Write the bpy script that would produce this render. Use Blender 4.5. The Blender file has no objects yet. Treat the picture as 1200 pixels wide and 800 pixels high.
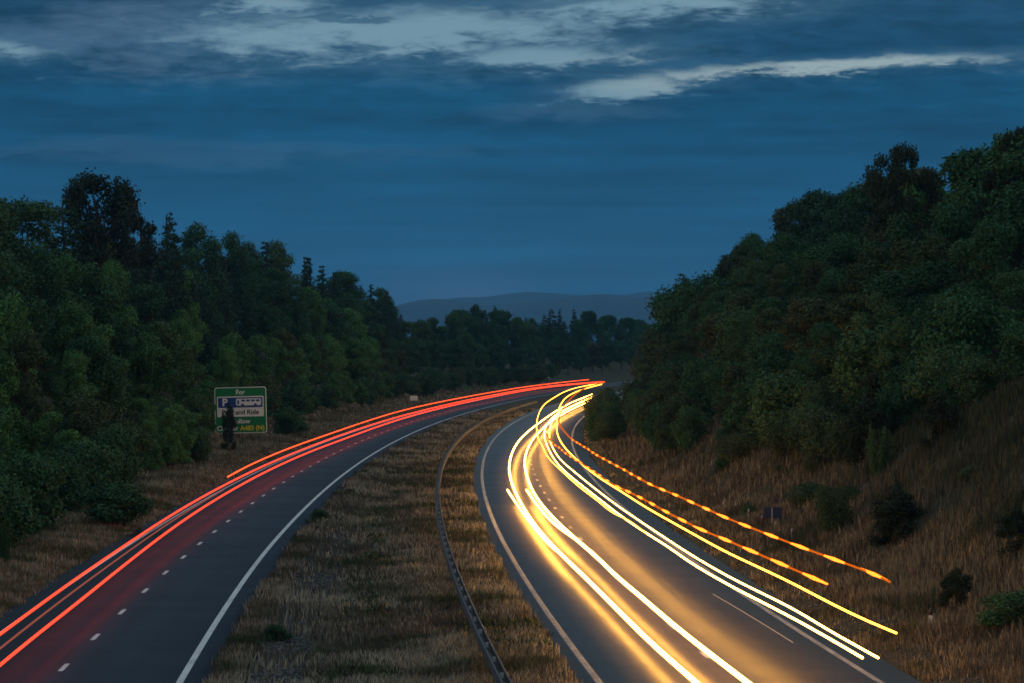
import bpy, math, random
import numpy as np
from mathutils import Vector, Matrix

# ------------------------------------------------------------------ scene, camera, sky, light
S = bpy.context.scene
COL = S.collection
EYE = 9.4                                   # parapet of an overbridge
cam_d = bpy.data.cameras.new('camera')
cam_d.sensor_width = 36.0
cam_d.lens = 103.5
cam_d.clip_start, cam_d.clip_end = 0.5, 30000
cam = bpy.data.objects.new('camera', cam_d)
COL.objects.link(cam)
cam.location = (0, 0, EYE)
cam.rotation_euler = (math.pi / 2 + math.atan(5 / 3450), 0, 0)
S.camera = cam
S.render.engine = 'CYCLES'
S.view_settings.view_transform = 'Standard'
S.view_settings.look = 'None'
S.view_settings.exposure = 0.0
S.view_settings.gamma = 1.0
S.cycles.use_denoising = True
S.cycles.max_bounces = 6
S.cycles.diffuse_bounces = 3
S.cycles.glossy_bounces = 2
S.cycles.transmission_bounces = 2
S.cycles.volume_bounces = 0
S.cycles.transparent_max_bounces = 8
S.cycles.sample_clamp_indirect = 4.0
S.cycles.pixel_filter_type = 'BLACKMAN_HARRIS'
S.cycles.filter_width = 1.6

SUN_EL, SUN_AZ = math.radians(2.0), math.radians(200)   # set sun low behind the camera, under cloud
SKY_NISHITA = 0.0012
AMBIENT = 1.8

# ---- small expression compiler for shader nodes
class X:
    def __init__(s, nt, sock): s.nt, s.s = nt, sock
    def _m(s, op, *a, clamp=False):
        n = s.nt.nodes.new('ShaderNodeMath'); n.operation = op; n.use_clamp = clamp
        for i, v in enumerate((s,) + a):
            if isinstance(v, X): s.nt.links.new(v.s, n.inputs[i])
            else: n.inputs[i].default_value = v
        return X(s.nt, n.outputs[0])
    def __add__(s, o): return s._m('ADD', o)
    __radd__ = __add__
    def __mul__(s, o): return s._m('MULTIPLY', o)
    __rmul__ = __mul__
    def __sub__(s, o): return s._m('SUBTRACT', o)
    def __rsub__(s, o): return (s * -1.0) + o
    def __truediv__(s, o): return s._m('DIVIDE', o)
    def sqrt(s): return s._m('SQRT')
    def max(s, o): return s._m('MAXIMUM', o)
    def min(s, o): return s._m('MINIMUM', o)
    def atan2(s, o): return s._m('ARCTAN2', o)
    def asin(s): return s._m('ARCSINE')
    def step(s, a, b):
        n = s.nt.nodes.new('ShaderNodeMapRange'); n.interpolation_type = 'SMOOTHSTEP'
        s.nt.links.new(s.s, n.inputs[0])
        n.inputs[1].default_value, n.inputs[2].default_value = a, b
        n.inputs[3].default_value, n.inputs[4].default_value = 0.0, 1.0
        return X(s.nt, n.outputs[0])
    def ramp(s, stops):
        n = s.nt.nodes.new('ShaderNodeValToRGB'); cr = n.color_ramp
        while len(cr.elements) < len(stops): cr.elements.new(0.5)
        for e, (p, c) in zip(cr.elements, stops): e.position = p; e.color = (*c, 1)
        s.nt.links.new(s.s, n.inputs[0]); return X(s.nt, n.outputs[0])
def mix(nt, f, a, b, mode='MIX'):
    n = nt.nodes.new('ShaderNodeMix'); n.data_type = 'RGBA'; n.blend_type = mode
    for i, v in ((0, f), (6, a), (7, b)):
        if isinstance(v, X): nt.links.new(v.s, n.inputs[i])
        elif i == 0: n.inputs[0].default_value = v
        else: n.inputs[i].default_value = (*v, 1)
    return X(nt, n.outputs[2])
def vec(nt, x, y, z):
    n = nt.nodes.new('ShaderNodeCombineXYZ')
    for i, v in enumerate((x, y, z)):
        if isinstance(v, X): nt.links.new(v.s, n.inputs[i])
        else: n.inputs[i].default_value = v
    return X(nt, n.outputs[0])
def noise(nt, v, scale, detail=4.0, rough=0.5, out=0, dist=0.0):
    n = nt.nodes.new('ShaderNodeTexNoise')
    if v is not None: nt.links.new(v.s, n.inputs['Vector'])
    n.inputs['Scale'].default_value = scale; n.inputs['Detail'].default_value = detail
    n.inputs['Roughness'].default_value = rough; n.inputs['Distortion'].default_value = dist
    return X(nt, n.outputs[out])
def srgb(r, g, b):
    f = lambda c: (c / 255 / 12.92) if c <= 10 else ((c / 255 + 0.055) / 1.055) ** 2.4
    return (f(r), f(g), f(b))

# ---- dusk sky: Nishita glow plus a layered cloud deck described by azimuth / elevation in degrees
W = bpy.data.worlds.new('World'); S.world = W; W.use_nodes = True
nt = W.node_tree; nt.nodes.clear()
tc = nt.nodes.new('ShaderNodeTexCoord')
sep = nt.nodes.new('ShaderNodeSeparateXYZ'); nt.links.new(tc.outputs['Generated'], sep.inputs[0])
dx, dy, dz = (X(nt, sep.outputs[i]) for i in range(3))
AZ = dx.atan2(dy) * 57.2958
EL = dz.asin() * 57.2958
n_big = noise(nt, vec(nt, AZ * 0.16, EL * 0.9, 3.1), 1.0, 5.0, 0.55)
n_med = noise(nt, vec(nt, AZ * 0.45, EL * 1.7, 7.7), 1.0, 6.0, 0.6, dist=0.4)
n_fine = noise(nt, vec(nt, AZ * 0.9, EL * 4.2, 1.3), 1.0, 6.0, 0.62, dist=0.3)
n_hi = noise(nt, vec(nt, AZ * 2.4, EL * 9.0, 2.3), 1.0, 6.0, 0.65, dist=0.6)
n_str = noise(nt, vec(nt, AZ * 0.10, EL * 2.6, 5.0), 1.0, 4.0, 0.55)
AZW = AZ + (n_big - 0.5) * 4.0 + (n_med - 0.5) * 1.2
ELW = EL + (n_med - 0.5) * 0.75 + (n_fine - 0.5) * 0.38 + (n_hi - 0.5) * 0.22
def blob(u0, v0, w, h, k=0.0):
    a = (AZW - u0)
    b = (ELW - v0) - a * k
    a = a * (1.0 / w); b = b * (1.0 / h)
    return 1.0 - (a * a + b * b).sqrt()
gap = blob(-2.3, 6.05, 4.9, 0.62, 0.03)
gap = gap.max(blob(0.9, 5.62, 2.6, 0.33, 0.02))
gap = gap.max(blob(2.6, 5.02, 1.7, 0.26, 0.13))
gap = gap.max(blob(6.3, 5.40, 4.1, 0.19, 0.035))
gap = gap.max(blob(2.4, 6.6, 3.2, 0.5, 0.06) * 0.9)
gap = gap.max(blob(-9.6, 5.65, 1.0, 0.26) * 0.7)
gap = gap.max(blob(-4.6, 6.6, 1.4, 0.3) * 0.9)
dark = blob(-0.3, 6.72, 3.4, 0.22, -0.02).max(blob(-3.2, 6.35, 1.1, 0.10, 0.05))
g = gap + (n_med - 0.5) * 0.6 + (n_fine - 0.5) * 1.0 + (n_hi - 0.5) * 0.9
gm = g.step(0.0, 0.75)
thin = (gap + (n_big - .5) * .8 + (n_fine - 0.5) * 1.4 + (n_hi - .5) * .5).step(-0.75, 0.55)
gm = gm * (1.0 - dark.step(0.05, 0.5) * 0.8)
vv = (EL * (1 / 8.0)).max(0.0).min(1.0)
base = vv.ramp([(0.0, srgb(46, 104, 138)), (0.10, srgb(36, 97, 136)), (0.30, srgb(20, 84, 124)), (0.50, srgb(8, 74, 112)), (0.60, srgb(6, 68, 102)), (0.70, srgb(16, 66, 98)), (0.85, srgb(28, 67, 97)), (1.0, srgb(32, 70, 98))])
shade = (n_str - 0.5) * 1.7 + (n_big - 0.5) * 1.5 + (n_fine - .5) * (EL.step(2.6, 5.0)) * 1.5 + (n_hi - .5) * (EL.step(4.0, 6.0)) * .9 + (n_med - .5) * EL.step(2.5, 5.0) * 1.2 + 1.0
base = mix(nt, 1.0, base, vec(nt, shade * 0.9, shade * 0.72 + 0.30, shade * 0.72 + 0.25), 'MULTIPLY')
# warmer grey puffs to the upper left and a thin pale veil half way up
puff = (blob(-7.2, 6.0, 4.2, 0.95) + (n_med - 0.5) * 1.6 + (n_fine - .5) * .5).step(0.0, 0.8)
base = mix(nt, puff * (n_hi * 1.6 - .15).max(0.0).min(1.0) * 0.9, base, srgb(82, 108, 134))
veil = (blob(-6.5, 3.72, 9.0, 0.30, 0.01) + (n_fine - 0.5) * 1.0).step(0.0, 0.9)
base = mix(nt, veil * 0.32, base, srgb(66, 106, 136))
veil2 = (blob(1.0, 4.55, 2.6, 0.28, 0.02) + (n_fine - 0.5) * 1.2).step(0.0, 1.0)
base = mix(nt, veil2 * 0.45, base, srgb(66, 100, 126))
base = mix(nt, thin * (EL.step(4.2, 5.2)) * 0.5, base, srgb(74, 112, 136))
light = mix(nt, blob(6.0, 5.35, 6.0, 0.7).step(0.0, 0.8), srgb(122, 156, 172), srgb(160, 180, 182))
front = mix(nt, gm, base, light)
glow = blob(-1.0, 0.75, 2.2, 0.9).step(0.0, 1.0)
front = mix(nt, glow * 0.4, front, srgb(118, 128, 160))
# the deck overhead and the afterglow behind the camera
over = (n_big * 0.5 + 0.75)
top = mix(nt, (dy * -1.0).step(-0.5, 0.9), (0.165, 0.225, 0.27), (0.13, 0.155, 0.165))
top = mix(nt, 1.0, top, vec(nt, over * AMBIENT, over * AMBIENT, over * AMBIENT), 'MULTIPLY')
up = (EL.step(7.5, 30.0)).max((dy * -1.0).step(-0.6, 0.3))
sky_c = mix(nt, up, front, top)
sk = nt.nodes.new('ShaderNodeTexSky'); sk.sky_type = 'NISHITA'; sk.sun_disc = False
sk.sun_elevation = SUN_EL; sk.sun_rotation = SUN_AZ
b1 = nt.nodes.new('ShaderNodeBackground'); nt.links.new(sk.outputs[0], b1.inputs[0]); b1.inputs[1].default_value = SKY_NISHITA
b2 = nt.nodes.new('ShaderNodeBackground'); nt.links.new(sky_c.s, b2.inputs[0]); b2.inputs[1].default_value = 1.08
ad = nt.nodes.new('ShaderNodeAddShader'); nt.links.new(b1.outputs[0], ad.inputs[0]); nt.links.new(b2.outputs[0], ad.inputs[1])
wo = nt.nodes.new('ShaderNodeOutputWorld'); nt.links.new(ad.outputs[0], wo.inputs[0])
W.cycles.sampling_method = 'MANUAL'; W.cycles.sample_map_resolution = 1024

sd = bpy.data.lights.new('sun', 'SUN'); sd.energy = 0.05; sd.angle = math.radians(20); sd.color = (1.0, 0.9, 0.78)
sun = bpy.data.objects.new('sun', sd); COL.objects.link(sun)
sdir = Vector((math.sin(SUN_AZ) * math.cos(SUN_EL), math.cos(SUN_AZ) * math.cos(SUN_EL), math.sin(math.radians(14))))
sun.rotation_euler = sdir.to_track_quat('Z', 'Y').to_euler()

# ------------------------------------------------------------------ helpers
rng = np.random.default_rng(7)
random.seed(5)
def tag(o, label=None, cat=None, group=None, kind=None):
    if label: o['label'] = label
    if cat: o['category'] = cat
    if group: o['group'] = group
    if kind: o['kind'] = kind
    return o
def link(name, me, parent=None, loc=None):
    o = bpy.data.objects.new(name, me); COL.objects.link(o)
    if parent is not None: o.parent = parent
    if loc is not None: o.location = loc
    return o
def empty(name, loc, rz=0.0):
    o = bpy.data.objects.new(name, None); COL.objects.link(o)
    o.location = loc; o.rotation_euler = (0, 0, rz); o.empty_display_size = 0.2
    return o
def mesh_np(name, V, F, mat, k=None, smooth=False, mats=None, mi=None):
    """V (n,3), F (m,k) arrays -> mesh"""
    V = np.asarray(V, np.float32); F = np.asarray(F, np.int32)
    me = bpy.data.meshes.new(name)
    me.vertices.add(len(V)); me.vertices.foreach_set('co', V.ravel())
    m, k = F.shape
    me.loops.add(m * k); me.loops.foreach_set('vertex_index', F.ravel())
    me.polygons.add(m)
    me.polygons.foreach_set('loop_start', np.arange(0, m * k, k, dtype=np.int32))
    me.polygons.foreach_set('loop_total', np.full(m, k, np.int32))
    if smooth: me.polygons.foreach_set('use_smooth', np.ones(m, bool))
    for q in (mats or [mat]): me.materials.append(q)
    if mi is not None: me.polygons.foreach_set('material_index', np.asarray(mi, np.int32))
    me.update(calc_edges=True); me.validate()
    return me
def join(parts):
    Vs, Fs, n = [], [], 0
    for V, F in parts:
        V = np.asarray(V, float); F = np.asarray(F, int)
        Vs.append(V); Fs.append(F + n); n += len(V)
    return np.concatenate(Vs), np.concatenate(Fs)
def box(cx, cy, cz, sx, sy, sz):
    s = np.array([(-1, -1, -1), (1, -1, -1), (1, 1, -1), (-1, 1, -1), (-1, -1, 1), (1, -1, 1), (1, 1, 1), (-1, 1, 1)], float) * .5
    V = s * (sx, sy, sz) + (cx, cy, cz)
    return V, np.array([(3, 2, 1, 0), (4, 5, 6, 7), (0, 1, 5, 4), (1, 2, 6, 5), (2, 3, 7, 6), (3, 0, 4, 7)])
def tube(P, R, seg=8, caps=True):
    """quads of a tapered tube along the polyline P with radii R; ends drawn in to a point"""
    P = np.asarray(P, float); n = len(P)
    R = np.full(n, R) if np.isscalar(R) else np.asarray(R, float)
    if caps:
        P = np.concatenate([P[:1], P, P[-1:]]); R = np.concatenate([[R[0] * .02], R, [R[-1] * .02]]); n += 2
    T = np.gradient(P, axis=0); T[0] = T[1]; T[-1] = T[-2]
    T /= np.linalg.norm(T, axis=1)[:, None] + 1e-9
    ref = np.array((0, 0, 1.0)) if abs(T[n // 2, 2]) < .8 else np.array((1.0, 0, 0))
    U = np.cross(T, ref); U /= np.linalg.norm(U, axis=1)[:, None] + 1e-9
    Vv = np.cross(U, T)
    a = np.linspace(0, 2 * np.pi, seg, endpoint=False)
    V = P[:, None] + R[:, None, None] * (np.cos(a)[None, :, None] * U[:, None] + np.sin(a)[None, :, None] * Vv[:, None])
    V = V.reshape(-1, 3)
    i = np.arange(n - 1)[:, None] * seg; j = np.arange(seg)[None]; j2 = (j + 1) % seg
    F = np.stack([i + j, i + j2, i + seg + j2, i + seg + j], -1).reshape(-1, 4)
    return V, F
def spline(P, step, it=14):
    """resample a polyline by Catmull-Rom, uniform steps"""
    P = np.asarray(P, float)
    Q = np.concatenate([[2 * P[0] - P[1]], P, [2 * P[-1] - P[-2]]])
    out = []
    for i in range(1, len(Q) - 2):
        p0, p1, p2, p3 = Q[i - 1:i + 3]
        t = np.linspace(0, 1, 12, endpoint=False)[:, None]
        t01 = max(np.linalg.norm(p1 - p0), 1e-6) ** .5; t12 = max(np.linalg.norm(p2 - p1), 1e-6) ** .5; t23 = max(np.linalg.norm(p3 - p2), 1e-6) ** .5
        m1 = p2 - p1 + t12 * ((p1 - p0) / t01 - (p2 - p0) / (t01 + t12))
        m2 = p2 - p1 + t12 * ((p3 - p2) / t23 - (p3 - p1) / (t12 + t23))
        out.append((2 * (p1 - p2) + m1 + m2) * t ** 3 + (-3 * (p1 - p2) - 2 * m1 - m2) * t ** 2 + m1 * t + p1)
    out.append(P[-1:]); out = np.concatenate(out)
    # light smoothing of the hand-measured points
    for _ in range(it):
        out[1:-1] = .25 * out[:-2] + .5 * out[1:-1] + .25 * out[2:]
    d = np.concatenate([[0], np.cumsum(np.linalg.norm(np.diff(out, axis=0), axis=1))])
    s = np.linspace(0, d[-1], max(3, int(d[-1] / step)))
    return np.stack([np.interp(s, d, out[:, k]) for k in range(out.shape[1])], 1)

# ------------------------------------------------------------------ materials
def new_mat(name):
    m = bpy.data.materials.new(name); m.use_nodes = True
    n = m.node_tree; b = n.nodes['Principled BSDF']
    return m, n, b
def setc(n, b, key, v):
    if isinstance(v, X): n.links.new(v.s, b.inputs[key])
    else: b.inputs[key].default_value = (*v, 1) if isinstance(v, tuple) else v
def plain(name, c, rough=.6, metal=0., spec=.4, grime=.25):
    m, n, b = new_mat(name)
    t = n.nodes.new('ShaderNodeTexCoord'); v = X(n, t.outputs['Object'])
    f = noise(n, v, 3.0, 5, .6)
    setc(n, b, 'Base Color', mix(n, f.step(.35, .75) * grime, c, tuple(q * .45 for q in c)))
    setc(n, b, 'Roughness', f * .25 + (rough - .12)); b.inputs['Metallic'].default_value = metal
    b.inputs['Specular IOR Level'].default_value = spec
    return m
def emit(name, c, s):
    m = bpy.data.materials.new(name); m.use_nodes = True
    n = m.node_tree; n.nodes.clear()
    e = n.nodes.new('ShaderNodeEmission'); e.inputs[0].default_value = (*c, 1); e.inputs[1].default_value = s
    o = n.nodes.new('ShaderNodeOutputMaterial'); n.links.new(e.outputs[0], o.inputs[0])
    return m
def geo_pos(n):
    g = n.nodes.new('ShaderNodeNewGeometry'); return X(n, g.outputs['Position'])
def island(n):
    g = n.nodes.new('ShaderNodeNewGeometry'); return X(n, g.outputs['Random Per Island'])
def obj_rand(n):
    g = n.nodes.new('ShaderNodeObjectInfo'); return X(n, g.outputs['Random'])
def foliage(name, dark, mid, lite, hue=None):
    m, n, b = new_mat(name)
    r = island(n); o = obj_rand(n)
    t = n.nodes.new('ShaderNodeTexCoord'); cl = noise(n, X(n, t.outputs['Object']), 2.2, 3, .5)
    f = (r * .26 + cl * .95 + o * .34 - .28)
    c = f.ramp([(0.15, dark), (0.5, mid), (0.9, lite)])
    if hue: c = mix(n, o.step(.6, 1.0) * .3, c, hue)
    setc(n, b, 'Base Color', c)
    b.inputs['Roughness'].default_value = .7; b.inputs['Specular IOR Level'].default_value = .12
    return m
M = {}
# asphalt: speckle, faint wheel tracks, patched lengths
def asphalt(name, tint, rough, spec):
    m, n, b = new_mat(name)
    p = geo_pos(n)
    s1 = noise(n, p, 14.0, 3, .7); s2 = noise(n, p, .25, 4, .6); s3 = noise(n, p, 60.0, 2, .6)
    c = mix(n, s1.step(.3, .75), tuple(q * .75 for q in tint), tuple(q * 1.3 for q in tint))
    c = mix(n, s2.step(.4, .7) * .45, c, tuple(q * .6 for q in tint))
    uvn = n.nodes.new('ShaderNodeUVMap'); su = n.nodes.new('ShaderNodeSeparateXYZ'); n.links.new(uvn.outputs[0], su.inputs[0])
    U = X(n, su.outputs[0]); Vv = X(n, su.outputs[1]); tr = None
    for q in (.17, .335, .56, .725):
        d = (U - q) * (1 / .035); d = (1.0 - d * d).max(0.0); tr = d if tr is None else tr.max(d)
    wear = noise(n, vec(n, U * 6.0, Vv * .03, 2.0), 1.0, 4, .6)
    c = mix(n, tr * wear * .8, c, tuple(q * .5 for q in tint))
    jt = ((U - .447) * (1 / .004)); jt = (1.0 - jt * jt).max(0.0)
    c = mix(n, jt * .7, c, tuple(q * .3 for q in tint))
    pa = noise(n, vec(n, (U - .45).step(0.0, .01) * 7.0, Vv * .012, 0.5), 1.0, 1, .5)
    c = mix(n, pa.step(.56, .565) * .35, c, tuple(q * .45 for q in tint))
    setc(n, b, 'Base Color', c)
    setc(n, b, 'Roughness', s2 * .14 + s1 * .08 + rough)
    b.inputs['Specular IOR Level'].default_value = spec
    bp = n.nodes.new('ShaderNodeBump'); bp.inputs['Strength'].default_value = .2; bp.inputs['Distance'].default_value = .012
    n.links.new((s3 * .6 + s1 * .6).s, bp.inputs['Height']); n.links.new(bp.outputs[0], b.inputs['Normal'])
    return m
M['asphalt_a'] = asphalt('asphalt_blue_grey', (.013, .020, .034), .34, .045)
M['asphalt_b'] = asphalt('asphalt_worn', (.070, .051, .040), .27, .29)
m, n, b = new_mat('road_paint'); p = geo_pos(n)
w1 = noise(n, p, 9.0, 5, .7); w2 = noise(n, p, .6, 3, .6)
setc(n, b, 'Base Color', mix(n, (w1 * .7 + w2 * .5).step(.52, .85), (.66, .66, .63), (.25, .25, .25)))
b.inputs['Roughness'].default_value = .6; M['paint'] = m
m, n, b = new_mat('worn_road_paint'); p = geo_pos(n)
w1 = noise(n, p, 9.0, 5, .7); w2 = noise(n, p, .6, 3, .6)
setc(n, b, 'Base Color', mix(n, (w1 * .7 + w2 * .5).step(.45, .8), (.36, .34, .35), (.12, .12, .12)))
b.inputs['Roughness'].default_value = .6; M['oldpaint'] = m
# ground under the grass: straw, brown earth and green patches
m, n, b = new_mat('rough_ground'); p = geo_pos(n)
a1 = noise(n, p, .12, 5, .6); a2 = noise(n, p, .9, 5, .65); a3 = noise(n, p, 6.0, 4, .7)
c = mix(n, a1.step(.38, .62), (.060, .050, .034), (.038, .046, .024))
c = mix(n, a2.step(.42, .68) * .7, c, (.095, .078, .052))
c = mix(n, a3.step(.45, .75) * .6, c, (.040, .032, .020))
setc(n, b, 'Base Color', c); b.inputs['Roughness'].default_value = .95; b.inputs['Specular IOR Level'].default_value = .1
bp = n.nodes.new('ShaderNodeBump'); bp.inputs['Strength'].default_value = .8; bp.inputs['Distance'].default_value = .15
n.links.new((a2 + a3 * .5).s, bp.inputs['Height']); n.links.new(bp.outputs[0], b.inputs['Normal']); M['ground'] = m
def grass_mat(name, straw, brown, green, gw, sc=.16, upslope=None):
    m, n, b = new_mat(name); p = geo_pos(n); r = island(n)
    q1 = noise(n, p, sc, 4, .6); q2 = noise(n, p, sc * 4.3, 3, .6)
    c = mix(n, (q1 * .55 + q2 * .45 + r * .28 - .14).step(.42, .60), brown, straw)
    c = mix(n, (noise(n, p, sc * 1.7, 4, .6, dist=.5) + r * .16 - .08).step(.62 - gw, .74 - gw), c, green)
    if upslope:   # greener, coarser growth towards the wood
        sx = n.nodes.new('ShaderNodeSeparateXYZ'); n.links.new(p.s, sx.inputs[0])
        c = mix(n, (X(n, sx.outputs[2]) + q1 * 5.0 + q2 * 3.0).step(4.5, 9.5) * .9, c, upslope)
    setc(n, b, 'Base Color', c); b.inputs['Roughness'].default_value = .75; b.inputs['Specular IOR Level'].default_value = .2
    return m
M['grass_median'] = grass_mat('dry_median_grass', (.42, .375, .29), (.082, .068, .054), (.040, .064, .028), .08, .085)
M['grass_left'] = grass_mat('verge_grass', (.38, .33, .23), (.14, .115, .07), (.070, .085, .030), .10)
M['grass_right'] = grass_mat('bank_grass', (.30, .245, .175), (.092, .072, .055), (.042, .058, .028), .08, .12, (.034, .046, .024))
M['broad'] = foliage('broadleaf_foliage', (.016, .046, .022), (.034, .100, .042), (.060, .152, .058), (.080, .088, .030))
M['bright'] = foliage('fresh_foliage', (.030, .086, .026), (.066, .172, .050), (.120, .250, .068))
M['conifer'] = foliage('conifer_foliage', (.012, .032, .022), (.024, .060, .036), (.040, .085, .050))
M['olive'] = foliage('olive_foliage', (.024, .042, .018), (.046, .078, .032), (.080, .118, .048), (.085, .066, .034))
M['dark'] = foliage('dark_foliage', (.012, .020, .012), (.022, .036, .020), (.036, .054, .028))
M['bark'] = plain('bark', (.060, .048, .036), .9, spec=.1, grime=.6)
M['steel'] = plain('galvanised_steel', (.085, .092, .105), .65, metal=.3, grime=.6)
M['post'] = plain('grey_post', (.34, .34, .34), .55, metal=.3, grime=.4)
M['white'] = plain('white_sheeting', (.84, .84, .83), .45, grime=.15)
M['green'] = plain('green_sheeting', (.008, .20, .060), .4, grime=.2)
M['blue'] = plain('blue_sheeting', (.016, .070, .27), .4, grime=.2)
M['yellow'] = plain('yellow_lettering', (.80, .62, .03), .45, grime=.1)
M['black'] = plain('black_lettering', (.03, .028, .03), .5, grime=.1)
M['redr'] = plain('red_reflector', (.22, .03, .04), .4, grime=.1)
M['stone'] = foliage('chalky_rubble', (.05, .05, .055), (.11, .11, .12), (.20, .20, .205))
M['hill'] = new_mat('hill')[0]
n = M['hill'].node_tree; b = n.nodes['Principled BSDF']; p = geo_pos(n)
h1 = noise(n, p, .004, 5, .6)
setc(n, b, 'Base Color', mix(n, h1.step(.45, .6), (.018, .028, .022), (.034, .042, .030))); b.inputs['Roughness'].default_value = 1.0

# lamp colours
M['e_white'] = emit('headlamp_white', (1.0, .45, .070), 25.0)
M['e_warm'] = emit('headlamp_warm', (1.0, .45, .070), 22.0)
M['e_yellow'] = emit('marker_lamp_yellow', (1.0, .40, .035), 9.0)
M['e_red'] = emit('tail_lamp_red', (1.0, .050, .022), 2.7)
M['e_redhi'] = emit('tail_lamp_orange_red', (1.0, .075, .020), 3.0)
M['e_reddim'] = emit('faint_tail_lamp', (.55, .14, .10), .55)
M['e_amber'] = emit('beacon_dim', (1.0, .18, .008), .75)
M['e_flash'] = emit('beacon_flash', (1.0, .175, .014), 4.6)
M['e_thin'] = emit('faint_lamp', (1.0, .62, .40), .42)
M['e_house'] = emit('window_light', (1.0, .55, .25), 1.6)

# ------------------------------------------------------------------ road alignment (metres; y ahead of the bridge)
def XL(y):  # lane line of the outbound carriageway
    d = np.asarray(y, float) / 100; return 1.5578 * d * d - 6.7792 * d - 8.4089
def XR(y):  # median-side edge line of the inbound carriageway
    d = np.asarray(y, float) / 100; return 1.8325 * d * d - 8.9233 * d + 8.5301
def sst(x, a, b):
    t = np.clip((np.asarray(x, float) - a) / (b - a), 0, 1); return t * t * (3 - 2 * t)
def vnoise(x, y, s, seed=0):
    """cheap smooth noise"""
    x = np.asarray(x, float) / s; y = np.asarray(y, float) / s
    r = np.random.default_rng(seed); v = 0
    for k in range(5):
        a, bb, c, d = r.uniform(.6, 1.7), r.uniform(-1, 1), r.uniform(-1, 1), r.uniform(.6, 1.7)
        v = v + np.sin(x * a + y * bb + r.uniform(0, 6.3)) * np.sin(x * c + y * d + r.uniform(0, 6.3))
    return v / 3
def terrain(x, y):
    x = np.asarray(x, float); y = np.asarray(y, float)
    yc = np.minimum(y, 1300)
    ol = (XL(yc) - 4.2) - x              # distance left of the outbound tarmac
    orr = x - (XR(yc) + 9.0)             # distance right of the inbound tarmac
    zl = 11.5 * sst(ol, 3.5, 33) * (1 - .3 * sst(y, 500, 760)) + .22 * sst(ol, 0, 1.5)
    steep = 1 + .25 * sst(y, 150, 300)
    zr = 12.5 * (.55 * sst(orr, 2.5, 15) + .45 * sst(orr, 8, 34)) * steep + .2 * sst(orr, 0, 1.5)
    zm = np.where((ol < 0) & (orr < 0), -.25 * np.exp(-((x - (XL(yc) + 8.0)) / 2.2) ** 2), 0)
    bump = vnoise(x, y, 3.2, 3) * .16 * sst(np.maximum(ol, orr), 1.0, 5.0) + vnoise(x, y, 14, 9) * .5 * sst(np.maximum(ol, orr), 5, 14)
    fade = 1 - sst(y, 1300, 2600)
    return (zl + zr + bump) * fade + zm * fade

# ---- ground: one sheet to the horizon
ys = np.concatenate([np.arange(-60, 40, 10), np.arange(40, 260, 2.0), np.arange(260, 560, 5.0), np.arange(560, 1300, 15.0), np.arange(1300, 3000, 100.), np.arange(3000, 18001, 750.)])
offs_l = -np.concatenate([[3500, 1800, 900, 450, 220, 120, 80, 60, 48, 40, 34], np.arange(30, 4, -1.5), [3.4, 2.6, 1.9, 1.2, .6, .05]])
offs_r = -offs_l[::-1]
rows = []
for y in ys:
    yc = min(max(y, -60), 1300)
    a, b2_ = XL(yc) - 4.2, XR(yc) + 9.0
    m1, m2 = XL(yc) + 4.6, XR(yc) - .9
    w_ = m2 - m1
    mid = [a + 2.4, a + 4.9, m1 - 2.0, m1 - .05, m1 + .3] + [m1 + w_ * f for f in (.12, .2, .28, .36, .45, .55, .65, .75, .85, .93)] + [m2 - .25, m2 + .05, m2 + 3, m2 + 6, b2_ - 2.5]
    rows.append(np.concatenate([a + offs_l, mid, b2_ + offs_r]))
GX = np.array(rows); GY = np.repeat(ys[:, None], GX.shape[1], 1)
GZ = terrain(GX, GY)
nl, nm = len(offs_l), 20
GZ[:, nl:nl + 4] = -.03; GZ[:, nl + 16:nl + 20] = -.03
GZ[:, nl - 1] = -.03; GZ[:, nl + nm] = -.03
V = np.stack([GX, GY, GZ], -1).reshape(-1, 3)
nr, nc = GX.shape
i = np.arange(nr - 1)[:, None] * nc; j = np.arange(nc - 1)[None]
F = np.stack([i + j, i + j + 1, i + nc + j + 1, i + nc + j], -1).reshape(-1, 4)
ground = link('ground', mesh_np('ground', V, F, M['ground'], smooth=True))
tag(ground, 'rough dry earth of verges, central reservation and cutting banks', 'ground', kind='structure')

# ---- carriageways (slabs with a real edge) and markings
def strip(fx0, fx1, y0, y1, z, step, thick=0.0):
    yy = np.linspace(y0, y1, int((y1 - y0) / step) + 1)
    L = np.stack([fx0(yy), yy, np.full_like(yy, z)], 1); R = np.stack([fx1(yy), yy, np.full_like(yy, z)], 1)
    if not thick:
        V = np.concatenate([L, R]); k = len(yy); q = np.arange(k - 1)
        return V, np.stack([q, q + k, q + k + 1, q + 1], 1)
    B = np.array((0, 0, thick)); V = np.concatenate([L - B, L, R, R - B]); k = len(yy); q = np.arange(k - 1)
    F = [np.stack([q + a, q + a + k, q + a + k + 1, q + a + 1], 1) for a in (0, k, 2 * k)]
    return V, np.concatenate(F)
def road_mesh(V, F, mat):
    me = mesh_np('road', V, F, mat); k = len(V) // 4
    uv = me.uv_layers.new(name='across'); li = np.empty(len(me.loops), np.int32); me.loops.foreach_get('vertex_index', li)
    u = np.array((0., 0., 1., 1.))[li // k]; v = V[li, 1]
    uv.data.foreach_set('uv', np.stack([u, v], 1).astype(np.float32).ravel()); return me
V, F = strip(lambda y: XL(y) - 4.2, lambda y: XL(y) + 4.6, -60, 1100, .02, 4, .15)
tag(link('road', road_mesh(V, F, M['asphalt_a'])), 'outbound two-lane carriageway curving away to the right', 'road', kind='structure')
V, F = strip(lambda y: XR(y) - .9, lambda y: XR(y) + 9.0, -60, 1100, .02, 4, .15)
tag(link('road', road_mesh(V, F, M['asphalt_b'])), 'inbound two-lane carriageway lit golden by headlights', 'road', kind='structure')
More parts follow.
